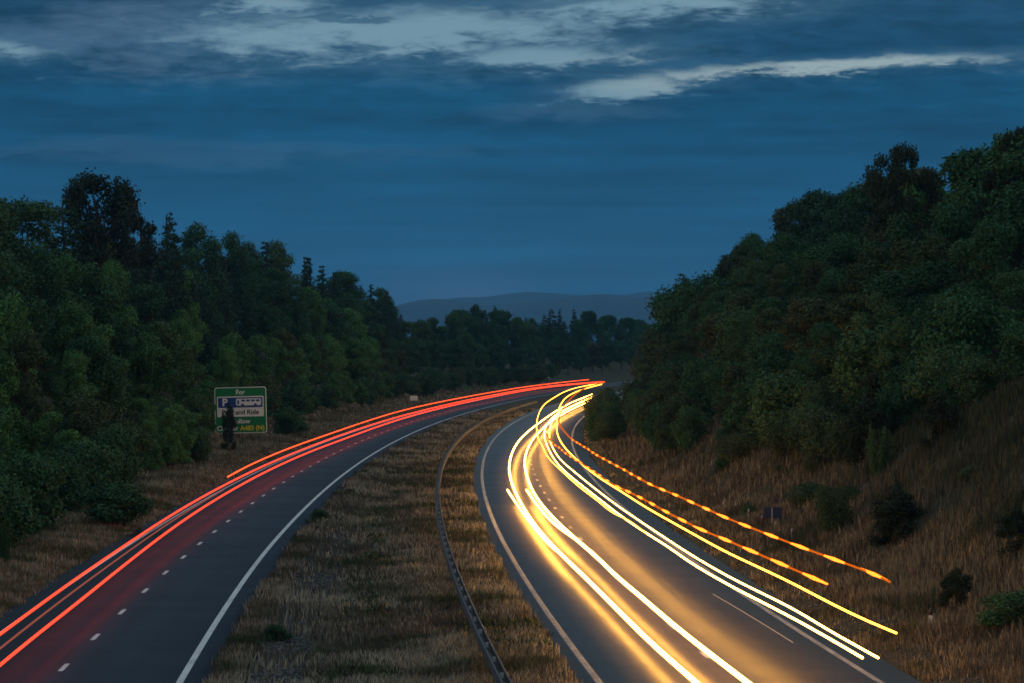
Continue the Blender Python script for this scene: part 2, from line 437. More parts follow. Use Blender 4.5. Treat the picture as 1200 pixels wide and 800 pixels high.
def line(name, f, half, label, y1=1000, mat='paint'):
    V, F = strip(lambda y: f(y) - half, lambda y: f(y) + half, -40, y1, .024, 3)
    tag(link(name, mesh_np(name, V, F, M[mat])), label, 'road marking', kind='structure')
line('road_edge_line', lambda y: XL(y) + 3.45 - .25 * (1 - sst(y, 60, 140)) * -1, .10, 'solid white edge line along the median side of the outbound carriageway')
line('road_edge_line', lambda y: XL(y) - 3.25, .06, 'white edge line along the verge side of the outbound carriageway')
line('road_edge_line', XR, .10, 'ribbed white edge line along the median side of the inbound carriageway', mat='oldpaint')
line('road_edge_line', lambda y: XR(y) + 7.85, .10, 'white edge line along the verge side of the inbound carriageway', mat='oldpaint')
for fx, y0, lab in ((XL, 86.0, 'short white lane dashes down the outbound carriageway'), (lambda y: XR(y) + 3.85, 80.5, 'short white lane dashes down the inbound carriageway')):
    pp = []
    for k in range(-8, 80):
        c = y0 + 9 * k
        pp.append(strip(lambda y: fx(y) - .075, lambda y: fx(y) + .075, c - 1.0, c + 1.0, .024, 1.0))
    V, F = join(pp)
    tag(link('lane_marking', mesh_np('lane_marking', V, F, M['paint'])), lab, 'road marking', kind='structure')
# ribs of the raised edge line
pp = []
for y in np.arange(60, 140, .5):
    x = float(XR(y)); pp.append(box(x, y, .028, .19, .06, .012))
V, F = join(pp)
tag(link('road_marking', mesh_np('road_marking', V, F, M['oldpaint'])), 'raised ribs across the inbound edge line', 'road marking', kind='structure')

# ------------------------------------------------------------------ distant hills, with a few house lights
def hill(name, prof, y0, depth, label):
    px, pz = np.array(prof, float).T * 2.4
    xs = np.arange(-6000, 6001, 40.0); yy = np.linspace(-1, 1, 17)
    zt = np.interp(xs, px, pz)
    zt = np.convolve(np.pad(zt, 2, 'edge'), np.ones(5) / 5, 'valid') + 8 * np.sin(xs / 210.) * np.sin(xs / 114.) + 4 * np.sin(xs / 53. + 1)
    V = np.array([[x, y0 + depth * t, (z + 6) * (1 - t * t) ** .8 - 6 + 3 * math.sin(x * .011 + t * 5)] for t in yy for x, z in zip(xs, zt)])
    k = len(xs); i = np.arange(len(yy) - 1)[:, None] * k; j = np.arange(k - 1)[None]
    F = np.stack([i + j, i + j + 1, i + k + j + 1, i + k + j], -1).reshape(-1, 4)
    return tag(link(name, mesh_np(name, V, F, M['hill'], smooth=True)), label, 'hills', kind='structure')
hill('hills', [(-2600, 60), (-1300, 70), (-700, 40), (-310, 66), (-250, 76), (-150, 92), (-60, 103), (0, 110), (70, 110), (130, 102), (170, 104), (230, 112), (300, 110), (400, 98), (560, 92), (900, 75), (2600, 50)], 14400, 1600, 'long low blue hill ridge on the horizon')
hill('hills', [(-2600, 30), (-700, 26), (-330, 46), (-200, 66), (-120, 74), (-20, 66), (60, 74), (160, 84), (260, 78), (420, 70), (700, 40), (2600, 30)], 11000, 1000, 'nearer dark fold of the distant blue hills')
for k, (px, py, lab) in enumerate([(729, 347.5, 'tiny orange light near the crest of the far blue hill'), (746, 353.5, 'tiny warm light part way down the far blue hill'), (768, 352.0, 'tiny faint light at the right end of the far blue hill')]):
    D = 12700.0
    c = np.array(((px - 600) / 3450 * D, D, EYE + (405 - py) / 3450 * D))
    V, F = tube([c + (0, 0, -1.3), c, c + (0, 0, 1.3)], [1.3, 2.2, 1.3], 8)
    V2, F2 = tube([(c[0], c[1], c[2] - 14), c - (0, 0, 1.3)], .25, 6)
    r = empty('house_light', (0, 0, 0)); r.location = c
    tag(r, lab, 'light', 'lights on the far hill')
    link('lamp', mesh_np('lamp', V - c, F, M['e_house']), r); link('pole', mesh_np('pole', V2 - c, F2, M['post']), r)

# ------------------------------------------------------------------ grass
def blades(P, h, w, lean, per, spread, seed):
    """P (n,3) tuft roots -> triangles of bent blades, every tuft a fan of `per` blades"""
    r = np.random.default_rng(seed); n = len(P)
    B = np.repeat(P, per, 0); hh = np.repeat(h, per) * r.uniform(.55, 1.15, n * per)
    ang = r.uniform(0, 2 * np.pi, n * per); rad = np.sqrt(r.uniform(0, 1, n * per)) * spread
    B = B + np.stack([np.cos(ang) * rad, np.sin(ang) * rad, np.zeros(n * per)], 1)
    la = r.uniform(0, 2 * np.pi, n * per); ll = hh * r.uniform(.1, 1, n * per) * lean
    tip = B + np.stack([np.cos(la) * ll, np.sin(la) * ll, hh], 1)
    fa = r.uniform(0, np.pi, n * per); ww = np.repeat(w, per) * r.uniform(.6, 1.3, n * per)
    side = np.stack([np.cos(fa) * ww, np.sin(fa) * ww, np.zeros(n * per)], 1) * .5
    mid = B + (tip - B) * np.array((.35, .35, .58))
    B[:, 2] -= .05
    V = np.stack([B - side, B + side, mid + side * .8, mid - side * .8, tip], 1).reshape(-1, 3)
    q = np.arange(n * per) * 5
    F = np.concatenate([np.stack([q, q + 1, q + 2], 1), np.stack([q, q + 2, q + 3], 1), np.stack([q + 3, q + 2, q + 4], 1)])
    return V, F
def scatter(n, y0, y1, f0, f1, pw=2.0, seed=0):
    """points between x=f0(y) and x=f1(y), denser near the bridge"""
    r = np.random.default_rng(seed)
    u = r.uniform(0, 1, n); y = 1 / (1 / y0 + (1 / y1 - 1 / y0) * u) if pw == 2 else y0 + (y1 - y0) * u
    x0, x1 = f0(y), f1(y); x = x0 + (x1 - x0) * r.uniform(0, 1, n)
    return np.stack([x, y, terrain(x, y)], 1)
def in_view(P, m=1.0):
    return P[np.abs(P[:, 0]) < P[:, 1] * .20 + m]
# median
P = in_view(scatter(26000, 72, 430, lambda y: XL(y) + 4.55, lambda y: XR(y) - .8, seed=1), 3)
pat = vnoise(P[:, 0], P[:, 1], 2.6, 21) + .7 * vnoise(P[:, 0], P[:, 1], .9, 22)
gut = np.abs(P[:, 0] - (XL(P[:, 1]) + 6.3)) < .9
keep = (rng.uniform(0, 1, len(P)) < np.clip(.75 + pat * .5, .25, 1)) & ~(gut & (P[:, 1] < 150) & (rng.uniform(0, 1, len(P)) < .85))
P = P[keep]; pat = pat[keep]
h = np.clip(.34 + pat * .16, .12, .75); w = .018 + P[:, 1] * .00022
V, F = blades(P, h, w, .55, 8, .30, 2)
tag(link('grass', mesh_np('grass', V, F, M['grass_median'])), 'dry straw-brown grass covering the central reservation', 'grass', kind='stuff')
# broad-leaved weeds in drifts down the reservation and along its edges
P = in_view(scatter(9000, 72, 330, lambda y: XL(y) + 4.5, lambda y: XR(y) - .8, seed=11), 3)
f_ = (P[:, 0] - XL(P[:, 1]) - 4.5) / (XR(P[:, 1]) - XL(P[:, 1]) - 5.3)
dr = vnoise(P[:, 0] * 1.6, P[:, 1], 5.0, 51) + .9 * np.exp(-((f_ - .42) / .10) ** 2) + .5 * np.exp(-(f_ / .05) ** 2)
P = P[dr > .62]
V, F = blades(P, rng.uniform(.12, .42, len(P)), .05 + P[:, 1] * .0004, .9, 9, .28, 12)
M['weed'] = grass_mat('green_weeds', (.055, .080, .034), (.030, .046, .020), (.040, .060, .026), 0)
tag(link('weeds', mesh_np('weeds', V, F, M['weed'])), 'dull green weeds in drifts along the central reservation', 'weeds', kind='stuff')
# left verge
P = in_view(scatter(20000, 95, 720, lambda y: XL(y) - 15, lambda y: XL(y) - 4.15, seed=3), 3)
pat = vnoise(P[:, 0], P[:, 1], 3.0, 31)
h = np.clip(.42 + pat * .22, .12, .9) * (.45 + .55 * sst(XL(P[:, 1]) - 4.1 - P[:, 0], .3, 2.5)); w = .018 + P[:, 1] * .00022
V, F = blades(P, h, w, .5, 7, .32, 4)
tag(link('grass', mesh_np('grass', V, F, M['grass_left'])), 'tall dry grass on the verge below the left-hand wood', 'grass', kind='stuff')
# right bank
P = in_view(scatter(52000, 74, 520, lambda y: XR(y) + 9.1, lambda y: XR(y) + 9.1 + np.minimum(34, 12 + y * .12), seed=5), 3)
pat = vnoise(P[:, 0], P[:, 1], 2.6, 41)
o_ = P[:, 0] - XR(P[:, 1]) - 9.0
keep = rng.uniform(0, 1, len(P)) < np.clip(.8 + pat * .45 - .5 * (o_ < 1.6), .12, 1)
P, pat, o_ = P[keep], pat[keep], o_[keep]
h = np.clip(.55 + pat * .26, .15, 1.15) * (.35 + .65 * sst(o_, .5, 3.0)); w = .018 + P[:, 1] * .00022
V, F = blades(P, h, w, .42, 7, .30, 6)
tag(link('grass', mesh_np('grass', V, F, M['grass_right'])), 'long reddish dry grass on the bank beside the inbound carriageway', 'grass', kind='stuff')
# stony margins
def stones(name, P, s, label, seed):
    r = np.random.default_rng(seed); parts = []
    base = np.array([(1, 0, 0), (-1, 0, 0), (0, 1, 0), (0, -1, 0), (0, 0, 1), (0, 0, -1)], float)
    T = np.array([(0, 2, 4), (2, 1, 4), (1, 3, 4), (3, 0, 4), (2, 0, 5), (1, 2, 5), (3, 1, 5), (0, 3, 5)])
    n = len(P); sc = r.uniform(.5, 1.3, (n, 6, 1)) * s[:, None, None]
    a = r.uniform(0, 6.3, n); ca, sa = np.cos(a)[:, None], np.sin(a)[:, None]
    B = base[None] * sc * np.array((1.0, .8, .45)); Bx = B[..., 0] * ca - B[..., 1] * sa; By = B[..., 0] * sa + B[..., 1] * ca
    V = np.stack([Bx, By, B[..., 2]], -1) + P[:, None]
    F = (T[None] + (np.arange(n) * 6)[:, None, None]).reshape(-1, 3)
    tag(link(name, mesh_np(name, V.reshape(-1, 3), F, M['stone'])), label, 'rubble', kind='stuff')
P = scatter(5200, 72, 170, lambda y: XL(y) + 5.2, lambda y: XL(y) + 7.0, seed=7); P[:, 2] += .02
stones('rubble', P, rng.uniform(.03, .13, len(P)), 'pale stony rubble strip between outbound tarmac and dry grass', 8)
P = scatter(3200, 74, 200, lambda y: XR(y) + 9.2, lambda y: XR(y) + 11.0, seed=9); P[:, 2] += .02
stones('rubble', P, rng.uniform(.02, .08, len(P)), 'loose chippings along the inbound carriageway verge', 10)

# ------------------------------------------------------------------ trees
def leaf_cloud(C, R, n, size, seed, shell=.55, flat=1.0, droop=0.0):
    """n kite-shaped leaf sprays through ellipsoid lobes C (k,3) radii R (k,3)"""
    r = np.random.default_rng(seed)
    k = len(C); wt = (R.prod(1)) ** .67; ids = r.choice(k, n, p=wt / wt.sum())
    d = r.normal(size=(n, 3)); d /= np.linalg.norm(d, axis=1)[:, None]
    rad = (shell + (1 - shell) * r.uniform(0, 1, n) ** .6) * (1 + .16 * r.normal(size=n))
    P = C[ids] + d * R[ids] * rad[:, None]
    nrm = d + .9 * r.normal(size=(n, 3)); nrm[:, 2] += .35; nrm /= np.linalg.norm(nrm, axis=1)[:, None]
    t = r.normal(size=(n, 3)); t[:, 2] -= droop; t -= (t * nrm).sum(1)[:, None] * nrm; t /= np.linalg.norm(t, axis=1)[:, None] + 1e-9
    bt = np.cross(nrm, t); s = size * r.uniform(.55, 1.35, n)[:, None]
    V = np.stack([P - t * s * .6, P + bt * s * .38 + nrm * s * .08, P + t * s * .75, P - bt * s * .38 + nrm * s * .08], 1).reshape(-1, 3)
    F = np.arange(n * 4).reshape(-1, 4)
    return V, F
def limbs(C, base_r, top, seed, n=9, curve=.3):
    r = np.random.default_rng(seed); parts = []
    zs = np.linspace(-.04, top, 7); wob = np.cumsum(r.normal(size=(7, 2)) * .008, 0); wob[0] = 0
    T = np.stack([wob[:, 0], wob[:, 1], zs], 1)
    parts.append(tube(T, base_r * np.linspace(1.25, .35, 7), 7))
    for c in C[r.permutation(len(C))[:n]]:
        z0 = min(max(.12, c[2] - .18 - r.uniform(0, .1)), top * .9); s0 = np.array([np.interp(z0, zs, T[:, 0]), np.interp(z0, zs, T[:, 1]), z0])
        m_ = (s0 + c) / 2 + np.array((0, 0, -.03)) + r.normal(size=3) * .015
        parts.append(tube([s0, m_, c], [base_r * .5, base_r * .33, base_r * .12], 5))
    return join(parts)
PROTO = {}
def proto(key, name, crown_VF, trunk_VF, fol):
    V, F = crown_VF; t, tf = trunk_VF
    PROTO[key] = (name, mesh_np('crown', V, F, M[fol]), mesh_np('trunk', t, tf, M['bark'], smooth=True))
def broad_lobes(seed, k, zlo, zhi, wide, lob, power=1.0):
    r = np.random.default_rng(seed); C, R = [], []
    for q in range(k):
        z = r.uniform(zlo, zhi); f = (z - zlo) / (zhi - zlo); env = wide * math.sqrt(max(.08, 1 - (1.55 * (f - .38)) ** 2)) if power else wide
        a = r.uniform(0, 6.283); d = env * math.sqrt(r.uniform(.1, 1))
        C.append((d * math.cos(a), d * math.sin(a), z)); s = lob * r.uniform(.7, 1.3); R.append((s, s, s * r.uniform(.65, .95)))
    C.append((0, 0, zhi - .02)); R.append((lob, lob, lob * .8))
    return np.array(C), np.array(R)
# unit height 1, scaled per tree
for q in range(4):
    C, R = broad_lobes(100 + q, 40, .20, .90, .26, .095)
    proto(f'broad{q}', 'broadleaf_tree', leaf_cloud(C, R, 17000, .018, 110 + q, .45), limbs(C, .016, .75, 120 + q), 'broad')
for q in range(3):
    C, R = broad_lobes(200 + q, 38, .16, .90, .23, .085)
    proto(f'bright{q}', 'broadleaf_tree', leaf_cloud(C, R, 17000, .0195, 210 + q, .4), limbs(C, .014, .75, 220 + q), 'bright')
for q in range(2):
    C, R = broad_lobes(300 + q, 38, .18, .91, .24, .082)
    proto(f'olive{q}', 'broadleaf_tree', leaf_cloud(C, R, 16000, .0185, 310 + q, .45, droop=.8), limbs(C, .014, .78, 320 + q), 'olive')
for q in range(3):   # conifers: whorls of boughs on a straight stem
    r = np.random.default_rng(400 + q); C, R = [], []
    for z in np.linspace(.12, .97, 17):
        rad = .20 * (1 - z) ** .75 + .012; nb = 7 if z < .7 else 4
        for k in range(nb):
            a = k * 6.283 / nb + r.uniform(-.5, .5); d = rad * r.uniform(.45, 1.0)
            C.append((d * math.cos(a), d * math.sin(a), z + r.uniform(-.02, .02) - d * .15)); s = rad * .45 + .012; R.append((s, s, s * .55))
    C, R = np.array(C), np.array(R)
    proto(f'conifer{q}', 'conifer_tree', leaf_cloud(C, R, 11000, .018, 410 + q, .25, droop=.6), limbs(C, .013, .97, 420 + q, 26), 'conifer')
for q in range(2):   # bushes
    C, R = broad_lobes(500 + q, 18, .18, .72, .42, .22)
    proto(f'bush{q}', 'bush', leaf_cloud(C, R, 10000, .034, 510 + q, .35), limbs(C, .02, .5, 520 + q, 8), ('broad', 'olive')[q])
C, R = broad_lobes(540, 30, .10, .90, .34, .115)
proto('darkbush', 'bush', leaf_cloud(C, R, 9000, .027, 541, .2), limbs(C, .022, .6, 542, 8), 'dark')
# old open-crowned oak: separate rounded foliage masses on a forked frame
C, R = broad_lobes(600, 34, .40, .93, .40, .075)
C = np.concatenate([C, np.array([(.05, 0, .80), (-.08, .05, .72), (.12, .04, .66), (-.02, -.1, .60), (-.18, 0, .84), (.18, 0, .84)])]); R = np.concatenate([R, np.full((6, 3), .09)])
proto('oak', 'oak_tree', leaf_cloud(C, R, 13000, .018, 601, .3), limbs(C, .022, .70, 602, 20), 'dark')
C, R = broad_lobes(611, 30, .42, .93, .36, .08); C[:, 0] += (C[:, 2] - .6) * -.35
proto('oak_lean', 'oak_tree', leaf_cloud(C, R, 13000, .018, 611, .3), limbs(C, .02, .7, 612, 18), 'dark')
# upright young tree of leafy wands
r = np.random.default_rng(700); C, R = [], []
for k in range(22):
    a = r.uniform(0, 6.283); d = .06 + .2 * math.sqrt(r.uniform(0, 1)); top_ = r.uniform(.62, 1.0) * (1 - d * .9)
    for z in np.linspace(.12, top_, 6): C.append((d * math.cos(a) * (.4 + .8 * z), d * math.sin(a) * (.4 + .8 * z), z)); R.append((.045, .045, .085))
C, R = np.array(C), np.array(R)
proto('wand', 'young_tree', leaf_cloud(C, R, 9000, .021, 701, .2), limbs(C, .012, .8, 702, 26), 'broad')

TREES = []
def tree(key, x, y, height, label, cat, group=None, sx=1.0, name=None, rz=None, sink=.15):
    nm, cm, tm = PROTO[key]
    e = empty(name or nm, (x, y, float(terrain(x, y)) - sink), random.uniform(0, 6.283) if rz is None else rz)
    e.scale = (height * sx, height * sx, height)
    tag(e, label, cat, group)
    link('trunk', tm, e); link('crown', cm, e)
    return e
def pix(x, y, z):
    return 600 + x / y * 3450, 405 - (z - EYE) / y * 3450
def sky_l(px):   # tree line of the wood, height in picture rows: sets how tall the crest trees have grown
    return np.interp(px, [-80, 0, 20, 70, 95, 160, 185, 240, 330, 400, 440, 466, 480, 500, 530, 560, 585, 600, 630, 645, 680, 700, 745, 790], [222, 222, 220, 226, 232, 240, 252, 266, 283, 312, 330, 345, 374, 375, 362, 357, 358, 372, 372, 362, 362, 366, 372, 378])
def sky_r(px):
    return np.interp(px, [700, 755, 778, 795, 820, 850, 870, 905, 935, 960, 1000, 1035, 1085, 1110, 1150, 1185, 1260], [395, 372, 345, 320, 310, 285, 268, 240, 234, 226, 214, 196, 190, 186, 168, 150, 140])
# unique skyline trees first so the wood leaves room for them
def at(px, y):   # ground position seen along that bearing at that distance
    return (px - 600) / 3450 * y
cand = []
def rowline(side, off, y0, y1, sp0, sp1, kinds, hn, jit):
    y = y0
    while y < y1:
        o = off + random.uniform(-jit, jit); yy = y + random.uniform(-.35, .35) * sp0
        x = (float(XL(yy)) - 4.5 - o) if side == 'l' else (float(XR(yy)) + 9.0 + o)
        cand.append((side, off, x, yy, random.choice(kinds), hn * random.uniform(.78, 1.2)))
        y += sp0 + (sp1 - sp0) * (y - y0) / (y1 - y0)
rowline('l', 4.8, 118, 235, 4.0, 5.0, ['bush0', 'bush0', 'bright0', 'bush0'], 4.2, .7)
rowline('l', 8.5, 120, 720, 4.4, 11, ['bush0', 'bush0', 'bright0', 'bush1', 'bright1'], 4.2, 1.2)
rowline('l', 13, 100, 980, 5.0, 17, ['bright0', 'bright1', 'broad0', 'bright2', 'broad1', 'olive0'], 8.0, 1.5)
rowline('l', 19, 115, 1000, 5.2, 19, ['broad0', 'bright2', 'broad2', 'conifer1', 'broad3', 'conifer0'], 10.5, 1.8)
rowline('l', 26, 165, 1020, 4.4, 11, ['broad1', 'conifer0', 'conifer1', 'conifer0', 'broad2', 'conifer2'], 12, 2)
rowline('l', 34, 205, 1040, 4.6, 11, ['conifer0', 'conifer1', 'conifer2', 'conifer2', 'broad0'], 13, 2)
rowline('r', 13.5, 205, 540, 5.0, 10, ['bush0', 'bush1', 'olive0', 'bush1', 'olive1'], 4.5, 1.5)
rowline('r', 1.9, 280, 560, 4.4, 8, ['bush1', 'bush0', 'bush1'], 3.4, .5)
rowline('r', 6.0, 215, 560, 5.0, 10, ['bush1', 'olive0', 'bush0', 'olive1'], 4.4, .8)
rowline('r', 9.0, 165, 420, 4.6, 9, ['bush1', 'bush0', 'olive1', 'bush0'], 4.2, 1.0)
rowline('r', 12.5, 142, 560, 4.4, 9, ['broad1', 'olive0', 'bush0', 'broad2'], 5.4, 1.2)
rowline('r', 16.0, 146, 560, 4.4, 9, ['broad0', 'olive1', 'broad3', 'olive0'], 6.6, 1.2)
rowline('r', 19, 165, 540, 4.6, 11, ['olive0', 'broad1', 'olive1', 'broad2', 'broad0'], 7.5, 1.6)
rowline('r', 8.2, 138, 190, 3.8, 5, ['bush0', 'bush1', 'darkbush', 'olive0'], 3.0, .9)
rowline('r', 11, 132, 190, 3.6, 5, ['bush0', 'bush1', 'darkbush', 'bush0'], 3.0, 1.2)
rowline('r', 14.5, 132, 200, 3.6, 5, ['bush0', 'bush1', 'darkbush'], 2.6, 1.2)
rowline('r', 18, 138, 200, 3.4, 5, ['bush0', 'broad0', 'bush1', 'bush0'], 3.4, 1.2)
rowline('r', 22, 146, 200, 3.6, 5, ['bush0', 'olive0', 'broad2', 'bush0'], 4.4, 1.2)
rowline('r', 26, 155, 540, 4.8, 12, ['broad0', 'bright1', 'olive1', 'broad2', 'bright2'], 10, 1.8)
rowline('r', 34, 185, 540, 5.4, 13, ['broad0', 'broad3', 'broad2', 'conifer2', 'broad1'], 12, 2)
rowline('r', 43, 230, 560, 6.6, 14, ['broad3', 'broad0', 'conifer1', 'broad2'], 13, 2)
rowline('r', 10, 335, 560, 6.5, 12, ['olive0', 'broad2', 'bush1', 'olive1'], 6.5, 1)
cand.sort(key=lambda c: c[3])
GW, GH = 264, 182           # coarse picture grid: a tree wholly behind nearer ones is left out
seen = np.zeros((GH, GW), bool)
LAB = {
 'lb': ('low green bush at the foot of the left wood beside the verge', 'bush', 'bushes at the foot of the left wood'),
 'ln': ('fresh green broadleaf tree on the near lower slope of the left wood', 'tree', 'fresh green trees low in the left wood'),
 'lm': ('dark green broadleaf tree high on the left wooded bank', 'tree', 'broadleaf trees high in the left wood'),
 'lc': ('dark pointed conifer along the crest of the left wood', 'tree', 'conifers on the crest of the left wood'),
 'lf': ('far dark tree in the wood at the end of the bend', 'tree', 'far trees closing the bend'),
 'rb': ('olive bush at the foot of the right wood above the dry grass', 'bush', 'bushes at the foot of the right wood'),
 'rm': ('shaded broadleaf tree on the lower slope of the right wood', 'tree', 'trees low in the right wood'),
 'rc': ('broadleaf tree on the upper slope of the right wood', 'tree', 'trees high in the right wood'),
 'rk': ('dark pointed conifer among the crest trees of the right wood', 'tree', 'conifers in the right wood'),
}
count = 0
for side, off, x, y, key, hn in cand:
    z = float(terrain(x, y)); px, _ = pix(x, y, z)
    if px < -260 or px > 1420: continue
    sky = float(sky_l(px) if side == 'l' else sky_r(px))
    hw = .11 * hn / y * 3450
    sky = max(sky, float(sky_l(px + hw) if side == 'l' else sky_r(px - hw)))
    zt = EYE + (405 - sky) / 3450 * y                       # top that just reaches the tree line
    room = zt - z + random.uniform(-.9, .25)
    hh = min(hn, room)
    if off >= (26 if side == 'l' else 26) and room < 19: hh = max(hh, min(room, hn * 1.25))
    if side == 'r' and off >= 12 and y > 330: hh = max(hh, min(room, 17))
    if off >= 26: hh *= 1.06
    if 'conifer' in key:
        if y < 290: key = 'broad' + str(int(key[-1]) + 1)
        else: hh *= .95
    if hh < 2.0: continue
    wd = {'b': .30, 'o': .28, 'c': .17}.get(key[0], .28)
    if 'bush' in key: wd = .5
    sx = random.uniform(.72, 1.2) * (1.15 if hh < 7 and 'bush' not in key else 1)
    wpx = hh * wd * sx / y * 3450; _, ty = pix(x, y, z + hh); _, by = pix(x, y, z + (hh * .1))
    if 815 < px < 1400 and side == 'r' and y < 160: pass
    gx0, gx1 = int((px - wpx * .7) * .22), int((px + wpx * .7) * .22) + 1; gy0, gy1 = int((ty + (by - ty) * .06) * .2275), int(by * .2275) + 1
    gx0, gx1, gy0, gy1 = max(0, gx0), min(GW, gx1), max(0, gy0), min(GH, gy1)
    if gx1 > gx0 and gy1 > gy0:
        blk = seen[gy0:gy1, gx0:gx1]; free = (~blk).mean()
        if free < .13 or (~blk).sum() < 2: continue
        blk[1:, :] = True
    elif random.random() < .35 or y > 330: continue            # just beyond the frame: the wood carries on
    if side == 'l':
        z_ = 'lf' if px > 470 else 'lb' if 'bush' in key else 'lc' if 'conifer' in key else 'ln' if 'bright' in key else 'lm'
    else:
        z_ = 'rb' if 'bush' in key else 'rk' if 'conifer' in key else 'rm' if off < 24 else 'rc'
    if z_ == 'lf' and 'bright' in key: key = 'broad' + key[-1]
    lab, cat, grp = LAB[z_]
    tree(key, x, y, hh, lab, cat, grp, sx, name='conifer_tree' if 'conifer' in key else 'bush' if cat == 'bush' else 'broadleaf_tree')
    count += 1
print('trees', count, [(o, sum(1 for c in cand if c[0] == 'r' and c[1] == o)) for o in (14.5, 18, 22)])

def hit(px, py):
    """where the sight line through that bearing and depression meets the ground"""
    y = np.arange(60, 900, .25); x = (px - 600) / 3450 * y; z = EYE - (py - 405) / 3450 * y
    k = np.argmax(z <= terrain(x, y)); return float(x[k]), float(y[k]), float(terrain(x[k], y[k]))
def skytree(key, px, y, ytop, label, sx=1.0, rz=0.0, name=None):
    x = at(px, y); z = float(terrain(x, y)); h = EYE + (405 - ytop) / 3450 * y - z
    return tree(key, x, y, h, label, 'tree', None, sx, rz=rz, name=name)
skytree('oak', 118, 300, 196, 'tall open-crowned oak standing above the left tree line against the sky', .78, 0.0)
skytree('oak_lean', 1066, 215, 162, 'dark lopsided oak rising above the right tree line against the sky', .62, 0.0)
skytree('broad1', 1150, 190, 160, 'big dark broadleaf crown on the right skyline next to the picture edge', 1.0, 1.0)
skytree('oak', 1195, 178, 138, 'highest oak at the right edge of the picture with gaps in its crown', .5, 2.2)
skytree('conifer1', 199, 330, 247, 'small spiky conifer poking above the left tree line right of the oak', .9, 0)
skytree('conifer0', 452, 560, 338, 'last tall conifer where the left tree line drops to the far hills', 1.1, 0)
skytree('conifer2', 799, 395, 318, 'tall dark conifer at the left end of the right tree line', 1.7, 0)
# individuals on the right bank
def plant(key, px, py, hpx, label, cat, sx=1.0, name=None, rz=None):
    x, y, z = hit(px, py); return tree(key, x, y, hpx / 3450 * y, label, cat, None, sx, name, rz, .05)
plant('darkbush', 1122, 722, 62, 'rounded near-black bush on a short stem in the right bank grass', 'bush', .95)
plant('darkbush', 1050, 640, 74, 'broad dark bush half way up the right grassy bank', 'bush', 1.25)
plant('conifer0', 1052, 630, 70, 'small dark self-seeded conifer behind the broad dark bush', 'tree', 1.6, 'small_conifer')
plant('wand', 1030, 560, 74, 'slim pale-leaved sapling in front of the right wood', 'tree', .9, 'sapling')
plant('bush1', 975, 632, 60, 'loose olive bush in the grass beyond the amber flashes', 'bush', .8)
plant('wand', 1064, 470, 125, 'upright young tree with light leafy shoots in front of the right wood', 'tree', 1.15)
plant('wand', 950, 475, 85, 'pale green young tree low against the dark right wood', 'tree', 1.2)
plant('bush0', 1150, 470, 60, 'wide green shrub on the upper right bank', 'bush', 1.2)
plant('darkbush', 1192, 660, 70, 'dark bramble bush cut by the right edge of the picture', 'bush', 1.3)
plant('bush0', 1185, 740, 55, 'low green shrub in the grass at the lower right edge', 'bush', 1.6)
plant('bush1', 865, 545, 42, 'pale dry shrub at the top of the lit grass', 'bush', 1.3)
plant('wand', 1190, 400, 110, 'pale sapling at the right edge of the picture on the upper bank', 'tree', .8, 'sapling')
for k in range(16):
    y_ = random.uniform(88, 205); x_ = float(XR(y_)) + 9 + random.uniform(4, 13)
    if x_ > y_ * .176: continue
    tree(random.choice(['bush0', 'bush1', 'bush1']), x_, y_, random.uniform(.7, 1.5), 'small ragged scrub bush scattered in the dry grass of the right bank', 'bush', 'small scrub on the right grass bank', random.uniform(1.0, 1.7), 'scrub_bush')
# shrubs of the central reservation and the left verge
plant('bush0', 375, 611, 18, 'small dark shrub at the tarmac edge of the central reservation', 'bush', 1.3)
plant('bush0', 325, 752, 26, 'low dark shrub in the stony strip of the central reservation', 'bush', 1.3)
plant('bush0', 130, 616, 58, 'spreading green bush leaning out over the left verge', 'bush', 1.7)
plant('bush0', 60, 590, 70, 'leafy green bush behind the left verge grass', 'bush', 1.3)
plant('darkbush', 268, 530, 62, 'slender dark sapling growing in front of the green direction sign', 'tree', .42, 'sapling')
plant('bush0', 338, 512, 40, 'dark bush beside the green direction sign', 'bush', 1.1)
plant('wand', 6, 665, 70, 'thin sapling at the left edge of the picture on the verge', 'tree', .45, 'sapling')

# ------------------------------------------------------------------ central barrier: two corrugated beams on posts
by = np.arange(40, 470, 2.0); bc = lambda y: XR(y) - 2.95
def w_beam(side):
    prof = [(.000, -.155), (.045, -.135), (.055, -.09), (.012, -.035), (.012, .035), (.055, .09), (.045, .135), (.0, .155)]
    V = np.array([[bc(y) + side * (.10 + d), y, .60 + h] for y in by for d, h in prof]); k = len(prof)
    i = np.arange(len(by) - 1)[:, None] * k; j = np.arange(k - 1)[None]
    F = np.stack([i + j, i + j + 1, i + k + j + 1, i + k + j], -1).reshape(-1, 4)
    V2 = V.copy(); V2[:, 0] -= side * .006
    return join([(V, F), (V2, F[:, ::-1])])
y0 = 80.0; x0 = float(bc(y0))
rail = empty('safety_barrier', (x0, y0, 0)); o0 = np.array((x0, y0, 0))
tag(rail, 'double-sided galvanised crash barrier running along the central reservation', 'crash barrier')
for s in (-1, 1):
    V, F = w_beam(s); link('beam', mesh_np('beam', V - o0, F, M['steel'], smooth=True), rail)
pm = mesh_np('post', *join([box(0, 0, .28, .11, .012, .95), box(-.05, 0, .28, .008, .07, .95), box(.05, 0, .28, .008, .07, .95), box(0, 0, .6, .17, .05, .06)]), M['post'])
for y in np.arange(46, 430, 4.0): link('post', pm, rail, Vector((float(bc(y)) - x0, y - y0, 0)))

